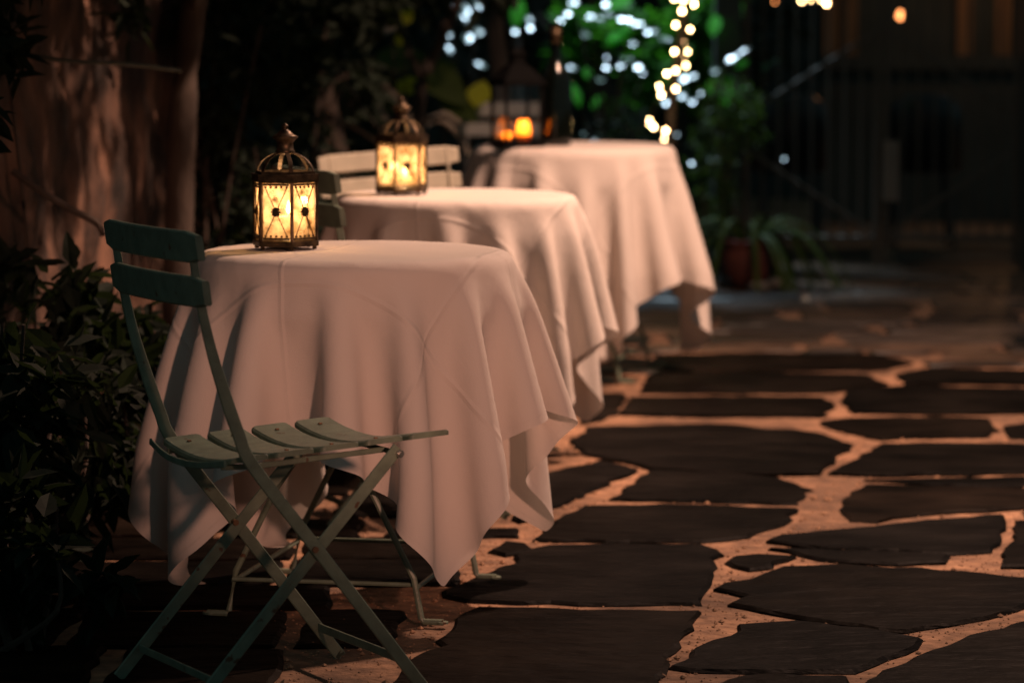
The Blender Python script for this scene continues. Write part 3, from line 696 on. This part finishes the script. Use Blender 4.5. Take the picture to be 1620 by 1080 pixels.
# fairy lights round the young trunk
sl = thing('fairy_lights', 'string of warm fairy lights wound down the young trunk', 'fairy lights', at(1051, 220, 14.3))
B = [(1067,-2,1),(1081,1,1),(1098,7,1),(1079,18,1.15),(1069,40,1),(1092,47,.9),(1083,67,.4),(1067,82,1.05),(1088,82,.8),(1083,90,.4),(1085,104,1.05),(1069,112,1),(1055,117,1.05),(1043,137,1),(1069,141,1),(1046,150,1.1),(1028,190,.75),(1027,196,.6),(1034,201,1.05),(1053,207,1.05),(1051,220,.7),(1090,-20,1),(1074,-30,1)]
o0 = at(1051, 220, 14.3); rr = random.Random(9)
wp = [at(x, y, 14.3+rr.uniform(-.03,.03))-o0 for x, y, _ in sorted(B, key=lambda q: -q[1])]
MB().tube(smooth_path(wp, 3), .0016, 5).build('wire', M['wire'], sl)
for x, y, s in B:
    p = at(x, y, 14.28+rr.uniform(-.05,.02))-o0
    MB().lathe([(.001,-.0075*s),(.005*s,-.005*s),(.0065*s,0),(.005*s,.005*s),(.001,.0075*s)], p, 8).build('bulb', M['bulb'] if s > .5 else M['bulb_dim'], sl, True)
o0 = at(1290, -10, 16.5)
sl2 = thing('fairy_lights', 'short row of small warm bulbs high behind the gate', 'fairy lights', o0)
q = [(1195,-14,0),(1226,3,.8),(1268,2,.8),(1284,0,.8),(1308,6,1.1),(1300,0,.8),(1345,-16,0)]
MB().tube([at(x,y,16.5)-o0 for x,y,_ in q], .0016, 5).build('wire', M['wire'], sl2)
for x, y, s in q[1:-1]:
    MB().lathe([(.001,-.008*s),(.006*s,-.005*s),(.0075*s,0),(.006*s,.005*s),(.001,.008*s)], at(x,y,16.5)-o0, 8).build('bulb', M['bulb'] if x > 1230 else M['bulb_or'], sl2, True)
p = at(1425, 25, 17.5)
lb_ = thing('hanging_bulb', 'single orange bulb hanging behind the gate', 'bulb', p)
MB().lathe([(.001,-.022),(.014,-.016),(.019,0),(.014,.014),(.008,.024)], k=14).build('glass', M['bulb_or'], lb_, True)
MB().lathe([(.009,.024),(.010,.05),(.004,.055)], k=10).build('socket', M['black'], lb_); MB().tube([(0,0,.055),(0,0,.9)], .003, 6).build('cord', M['black'], lb_)

# hedge and back planting
shrub('hedge', 'dense dark hedge filling the background behind the tables', 'hedge', (-.6, 18.2, 0), [((x,0,.9),(.6,.5,1.0),900,.10) for x in (-2.2,-1.4,-.6,.2,1.0,1.7)]+[((x,.1,2.2),(.7,.5,.7),600,.10) for x in (-1.8,-.6,.6,1.6)], 31, 'leaf_dark', 6)
shrub('leafy_shrub', 'small leaved dark shrub right of the farthest table', 'shrub', gnd(1130, 448), [((.02,0,.35),(.17,.2,.35),700,.04), ((.08,.1,.72),(.18,.2,.26),700,.04)], 32, 'leaf_mid', 6)
shrub('leafy_shrub', 'dark shrub beneath the fairy lights behind the farthest table', 'shrub', gnd(985, 450), [((0,0,.45),(.28,.2,.42),900,.05)], 33, 'leaf_dark', 6)
shrub('leafy_shrub', 'shrub with a few warm lit leaves at the right edge', 'shrub', (1.98, 11.6, 0), [((0,0,.55),(.16,.3,.45),300,.06), ((.0,0,1.05),(.16,.3,.26),240,.06)], 34, 'leaf_mid', 6)
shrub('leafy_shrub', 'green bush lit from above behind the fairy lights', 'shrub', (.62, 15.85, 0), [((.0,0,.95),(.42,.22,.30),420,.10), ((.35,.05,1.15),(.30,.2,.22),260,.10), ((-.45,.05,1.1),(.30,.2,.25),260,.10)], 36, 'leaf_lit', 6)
shrub('leafy_shrub', 'dark shrub behind the cream chair', 'shrub', gnd(600, 505), [((0,0,.40),(.32,.25,.40),700,.07), ((-.2,.1,.85),(.25,.25,.25),300,.07)], 35, 'leaf_dark', 6)

# big leaved plants catching the cool garden lamp: each leaf a part of its plant
def plant(label, base, leaves, stemmat='bark'):
    root = thing('big_leaf_plant', label, 'plant', base, group='big leaved plants behind the tables'); bv = Vector(base)
    stems = {}
    for (p, dirv, nv, ln, wd, m) in leaves:
        p = Vector(p)
        n = 7; vs = []; dv = Vector(dirv).normalized(); nv = Vector(nv); nv = (nv-dv*nv.dot(dv)).normalized(); s = dv.cross(nv)
        prof = [.08,.62,.95,1.0,.82,.48,.02]
        for i in range(n):
            t = i/(n-1); c = p-bv+dv*(ln*(t-.5))-nv*(ln*.10*(t-.4)**2*2)
            for q in (-1, 0, 1): vs.append(c+s*(wd*.5*prof[i]*q)+nv*(abs(q)*wd*.05))
        fs = [(i*3+j, i*3+j+1, (i+1)*3+j+1, (i+1)*3+j) for i in range(n-1) for j in range(2)]
        lf = MB().add(vs, fs).build('leaf', M[m], root, True)
    # stems that carry them
    pl = [Vector(l[0])-bv for l in leaves]
    for k_ in range(0, len(pl), 3):
        e = pl[k_]; MB().tube(smooth_path([Vector((0,0,0)), Vector((e.x*.35, e.y*.4, e.z*.6)), e], 4), .008, 6, [1-.08*i for i in range(9)]).build('stem', M[stemmat], root)
    return root
LP = Vector((.60, 15.7, 3.2)); rl = random.Random(77); CP = Vector((0, 0, CAMZ))
def half(p):
    return ((LP-p).normalized()+(CP-p).normalized()).normalized()
def glint(px, py, Dd, ang=0, ln=.10, wd=.05, jit=3.0, m='leaf_gloss'):
    ln, wd = ln*.62, wd*.8
    p = at(px, py, Dd); n = half(p); n = (n+Vector((rl.gauss(0,1), rl.gauss(0,1), rl.gauss(0,1)))*math.radians(jit)).normalized()
    a = math.radians(ang); dv = Vector((math.cos(a), 0, math.sin(a))); dv = dv-n*dv.dot(n)
    return (p, dv, n, ln, wd, m)
def flat(px, py, Dd, ang, ln, wd, m, tilt=0):
    p = at(px, py, Dd); a = math.radians(ang); n = Vector((rl.uniform(-.3,.3), -1, rl.uniform(.5,1.1))).normalized()
    dv = Vector((math.cos(a), 0, math.sin(a))); return (p, dv-n*dv.dot(n), n, ln, wd, m)
A_ = [glint(711,y,15.2,88,.09,.035,2.5) for y in (8,30,55,78)]+[glint(736,14,15.2,80,.12,.05),glint(734,30,15.2,85,.10,.05),glint(755,6,15.2,88,.12,.04),glint(740,60,15.2,70,.09,.06,7),glint(757,50,15.2,85,.09,.05,8),
     glint(761,103,15.0,-35,.09,.04,3),glint(724,22,15.3,88,.1,.04,6)]
plant('tall plant whose narrow leaves shine blue white above the cream chair', gnd(735, 440), A_)
B_ = [glint(815,50,15.2,0,.05,.045,2),glint(837,30,15.2,80,.08,.04,3),glint(837,45,15.2,80,.06,.04,3),glint(813,106,15.0,0,.03,.03,4),glint(825,128,15,0,.045,.035,3),glint(838,128,15,0,.045,.035,3),
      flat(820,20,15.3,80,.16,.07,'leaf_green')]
plant('plant with shining leaves above the black lantern', gnd(826, 440), B_)
C_ = [glint(*g) for g in ((908,4,15.2,10,.08,.06,2),(899,23,15.2,60,.06,.045,2),(887,34,15.2,60,.05,.03,5),(935,29,15.2,10,.06,.05,2),(962,23,15.2,0,.07,.05,2),(950,30,15.2,0,.06,.04,4),(959,8,15.2,40,.06,.04,3),(926,55,15.2,0,.07,.06,9),(984,31,15.2,-20,.06,.04,3),(1005,38,15.2,-25,.09,.045,3),(995,33,15.2,-25,.06,.04,4),(1001,69,15.2,10,.07,.04,5),(1024,50,15.2,80,.08,.035,4),(1036,50,15.2,80,.07,.04,3),(1052,63,15.2,-50,.09,.04,5),(982,105,15.1,0,.05,.045,2),(997,94,15.1,0,.04,.04,3),(1010,107,15.1,-40,.06,.05,2),(1018,116,15.1,-40,.03,.03,5),(959,109,15.1,0,.045,.04,3),(906,108,15.1,-10,.09,.035,3),(950,126,15.1,80,.07,.05,9),(960,90,15.1,0,.03,.03,4),(923,213,14.9,0,.035,.03,4),(941,222,14.9,0,.04,.025,4),(950,222,14.9,0,.035,.025,5),(1013,40,15.2,-25,.05,.04,4),(985,92,15.1,20,.03,.03,5))]
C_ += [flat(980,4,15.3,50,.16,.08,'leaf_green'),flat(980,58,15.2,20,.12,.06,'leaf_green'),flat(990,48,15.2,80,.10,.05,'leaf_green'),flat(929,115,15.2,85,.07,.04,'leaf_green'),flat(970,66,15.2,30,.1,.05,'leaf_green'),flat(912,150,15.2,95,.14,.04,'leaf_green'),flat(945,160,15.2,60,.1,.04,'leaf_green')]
plant('broad plant with many blue white glints above the farthest table', gnd(960, 440), C_)
D_ = [glint(*g) for g in ((1131,112,15.2,40,.07,.045,3),(1183,138,15.2,80,.06,.035,3),(1181,78,15.2,40,.13,.03,4),(1172,84,15.2,40,.08,.03,4),(1158,94,15.2,50,.10,.05,5),(1082,125,15.1,70,.09,.05,1.5),(1098,122,15.1,60,.06,.04,5),(1079,152,15.1,0,.055,.05,3),(1055,164,15.1,0,.06,.05,4),(1095,160,15.1,0,.05,.045,5),(1109,149,15.1,0,.04,.035,4),(1211,105,15.3,60,.09,.05,8),(1227,97,15.3,65,.09,.045,8),(1200,60,15.3,40,.05,.03,5),(1094,258,14.7,0,.035,.03,4),(1125,252,14.7,0,.05,.03,4),(1135,250,14.7,0,.05,.03,3),(1147,252,14.7,0,.05,.03,4),(1157,308,14.6,60,.04,.025,5),(1070,214,14.7,0,.04,.03,5),(1241,251,14.6,0,.03,.03,7))]
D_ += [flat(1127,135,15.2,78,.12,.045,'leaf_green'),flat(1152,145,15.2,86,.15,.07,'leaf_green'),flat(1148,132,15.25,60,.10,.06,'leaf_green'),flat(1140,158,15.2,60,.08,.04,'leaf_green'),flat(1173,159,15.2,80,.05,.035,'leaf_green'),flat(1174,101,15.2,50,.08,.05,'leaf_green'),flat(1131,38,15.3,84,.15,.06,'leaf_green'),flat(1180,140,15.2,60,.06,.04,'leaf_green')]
plant('plant with vivid green lit leaves right of the fairy lights', gnd(1150, 436), D_)
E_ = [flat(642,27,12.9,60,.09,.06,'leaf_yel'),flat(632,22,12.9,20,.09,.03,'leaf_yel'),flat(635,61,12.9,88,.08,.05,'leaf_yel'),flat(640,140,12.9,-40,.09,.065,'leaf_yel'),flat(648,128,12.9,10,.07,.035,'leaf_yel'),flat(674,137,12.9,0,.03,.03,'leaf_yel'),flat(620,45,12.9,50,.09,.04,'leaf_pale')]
plant('plant with yellow green leaves above the middle lantern', gnd(640, 520), E_)
F_ = [flat(700,130,13.2,-50,.30,.14,'leaf_mid'),flat(725,165,13.2,-50,.24,.12,'leaf_mid'),flat(759,148,13.2,80,.14,.10,'leaf_yel'),flat(690,110,13.3,30,.2,.12,'leaf_mid'),flat(640,95,13.3,10,.28,.14,'leaf_mid'),flat(610,170,13.2,-10,.22,.06,'leaf_mid'),flat(560,180,13.2,-15,.25,.05,'leaf_mid')]
plant('broad leaved olive plant between the two chairs', gnd(710, 490), F_)
# pale arching straps behind the cream chair
pa = thing('agave', 'pale arching strap leaves behind the cream chair', 'plant', gnd(668, 520)); bv = Vector(gnd(668, 520))
for pp, wd in (([(665,300,12.4),(668,215,12.4),(695,192,12.4),(722,212,12.4),(740,245,12.4)], .03), ([(664,300,12.4),(670,200,12.4),(700,180,12.3),(728,196,12.3)], .022), ([(660,300,12.5),(645,180,12.5),(612,140,12.5),(585,110,12.5)], .03),
               ([(650,300,12.5),(590,220,12.5),(520,190,12.4),(505,240,12.4)], .018), ([(655,300,12.5),(560,150,12.5),(530,112,12.5),(510,170,12.5)], .016), ([(655,300,12.5),(600,170,12.5),(585,125,12.5)], .03)):
    pts = smooth_path([Vector((0,0,.02))]+[at(*q)-bv for q in pp], 4); n = len(pts)
    MB().sweep(pts, [(-wd/2,.002),(0,-.004),(wd/2,.002),(0,.003)], (.8, -.5, .35)).build('leaf', M['leaf_pale'], pa)

# ------------------------------------------------------------------ potted plant
pb = gnd(1184, 456)
pot = thing('potted_plant', 'strap leaved plant in a terracotta pot at the end of the path', 'plant', pb)
MB().lathe([(.060,0),(.072,.004),(.102,.06),(.116,.11),(.112,.155),(.098,.182),(.104,.188),(.110,.196),(.108,.210),(.100,.214),(.092,.208),(.090,.19)], k=32).build('pot', M['terra'], pot, True)
MB().lathe([(.02,.186),(.095,.189),(.05,.195)], k=20).build('soil', M['soil'], pot)
rp = random.Random(41)
for i in range(34):
    a = rp.uniform(0, 2*math.pi); L_ = rp.uniform(.28, .55); h = rp.uniform(.14, .32); wd = rp.uniform(.018, .034)
    if i < 5: a = rp.uniform(-.35, .25); L_ = rp.uniform(.36, .48); h = rp.uniform(.16, .24)
    s0 = Vector((.03*math.cos(a), .03*math.sin(a), .19)); pts = []
    for q in range(10):
        t = q/9; rad = .03+L_*t*.8; z = .19+h*1.9*t-(h*1.9+.19+rp.uniform(-.0,.0))*t*t*1.02+.01
        pts.append((rad*math.cos(a), rad*math.sin(a), max(z, .012)))
    mb = MB(); pr = [(-wd/2,.0012),(0,-.003),(wd/2,.0012),(0,.001)]
    mb.sweep(pts, pr, (-math.sin(a), math.cos(a), 0)); mb.build('leaf', M['leaf_strap'], pot)
for i, (px, py, s, lab) in enumerate(((1196,458,.030,'small pale stone lying left beneath the drooping strap leaves'),(1232,452,.026,'small pale stone lying right beneath the drooping strap leaves'))):
    g = gnd(px, py); me = bmesh.new(); bmesh.ops.create_icosphere(me, subdivisions=2, radius=s)
    rs = random.Random(i)
    for v in me.verts: v.co = Vector((v.co.x*1.5, v.co.y, v.co.z*.7))*(1+rs.uniform(-.12,.12))
    mm = bpy.data.meshes.new('stone'); me.to_mesh(mm); me.free(); mm.materials.append(M['stone'])
    o = link('loose_stone', mm); o.location = (g.x, g.y, s*.62); tag(o, lab, 'stone')

# ------------------------------------------------------------------ gate, chairs beyond it, house front
Y = 15.4; gb = at(1392, 436, Y); gx = gb.x
gt = thing('garden_gate', 'dark iron double gate with vertical bars and diamond braces', 'gate', (gx, Y, 0))
LW = .62; H = 2.2
for s in (-1, 1):
    lf = MB()
    for a, b in (((s*.02,0,.03),(s*.02,0,H)), ((s*LW,0,.03),(s*LW,0,H)), ((s*.02,0,.155),(s*LW,0,.155)), ((s*.02,0,H-.02),(s*LW,0,H-.02))):
        lf.strip([a, b], .030, .022, (0, 1, 0))
    leaf = lf.build('gate_leaf', M['iron'], gt)
    nb = 8
    for i in range(1, nb):
        x = s*(.02+(LW-.02)*i/nb); MB().tube([(x,0,.155),(x,0,H-.02)], .006, 6).build('bar', M['iron'], leaf)
    MB().strip([(s*.03,-.016,.175),(s*(LW-.02),-.016,.55)], .018, .010, (0,1,0)).build('brace', M['iron'], leaf)
    MB().strip([(s*.03,-.016,1.10),(s*(LW-.02),-.016,.74)], .018, .010, (0,1,0)).build('brace', M['iron'], leaf)
pc = at(1408, 270, Y); MB().box((pc.x-gx,-.035,pc.z), (.07,.035,.275)).build('lock_plate', M['plate'], gt)
for s, lab in ((-1, 'dark square gate post left of the iron gate, behind the shrub'), (1, 'dark square gate post right of the iron gate')):
    x = gx+s*(LW+.09); mb = MB(); mb.box((0,0,1.15), (.12,.12,2.3)); mb.box((0,0,2.33), (.16,.16,.06)); o = mb.build('gate_post', M['dkwall']); o.location = (x, Y, 0); tag(o, lab, 'gate post')
def tub_chair(label, px, py):
    p = at(px, py, 17.0); root = thing('tub_chair', label, 'chair', (p.x, 17.0, 0), 0, 'rounded chairs behind the gate')
    vs = []; n = 16; hb = .78
    for i in range(n+1):
        a = math.pi*(i/n); x, y = -.20*math.cos(a), -.20*math.sin(a)
        top = hb-(.10*abs(math.cos(a))**4)
        for r_, z in ((1, .40), (1, top-.02), (.96, top), (.90, top-.02), (.90, .40)): vs.append((x*r_, y*r_, z))
    fs = [(i*5+j, i*5+(j+1) % 5, (i+1)*5+(j+1) % 5, (i+1)*5+j) for i in range(n) for j in range(5)]+[tuple(range(5))[::-1], tuple(n*5+j for j in range(5))]
    MB().add(vs, fs).build('backrest', M['cane'], root, True)
    MB().lathe([(.17,.38),(.185,.39),(.185,.43),(.15,.45),(.05,.452)], k=24).build('seat', M['cane'], root, True)
    for sx in (-1, 1):
        for sy in (-1, 1): MB().tube([(sx*.12, sy*.12, .385), (sx*.15, sy*.15, 0)], .012, 8).build('leg', M['cane'], root)
tub_chair('dark round backed chair behind the left gate leaf', 1250, 147); tub_chair('dark round backed chair behind the right gate leaf', 1460, 156)
hf = thing('house_front', 'warm lit timber house front at the upper right', 'building', (2.75, 19.0, 0))
MB().box((0,.06,1.4), (2.0,.08,2.8)).build('wall', M['dkwall'], hf)
for i in range(18):
    if i in (2, 3, 4, 5, 6, 8, 13): continue
    x = -.95+i*.108; MB().box((x,0,1.75), (.085,.03,1.62)).build('plank', M['plank'], hf)
MB().box((0,-.01,.90), (2.0,.06,.08)).build('sill_beam', M['dkwall'], hf)
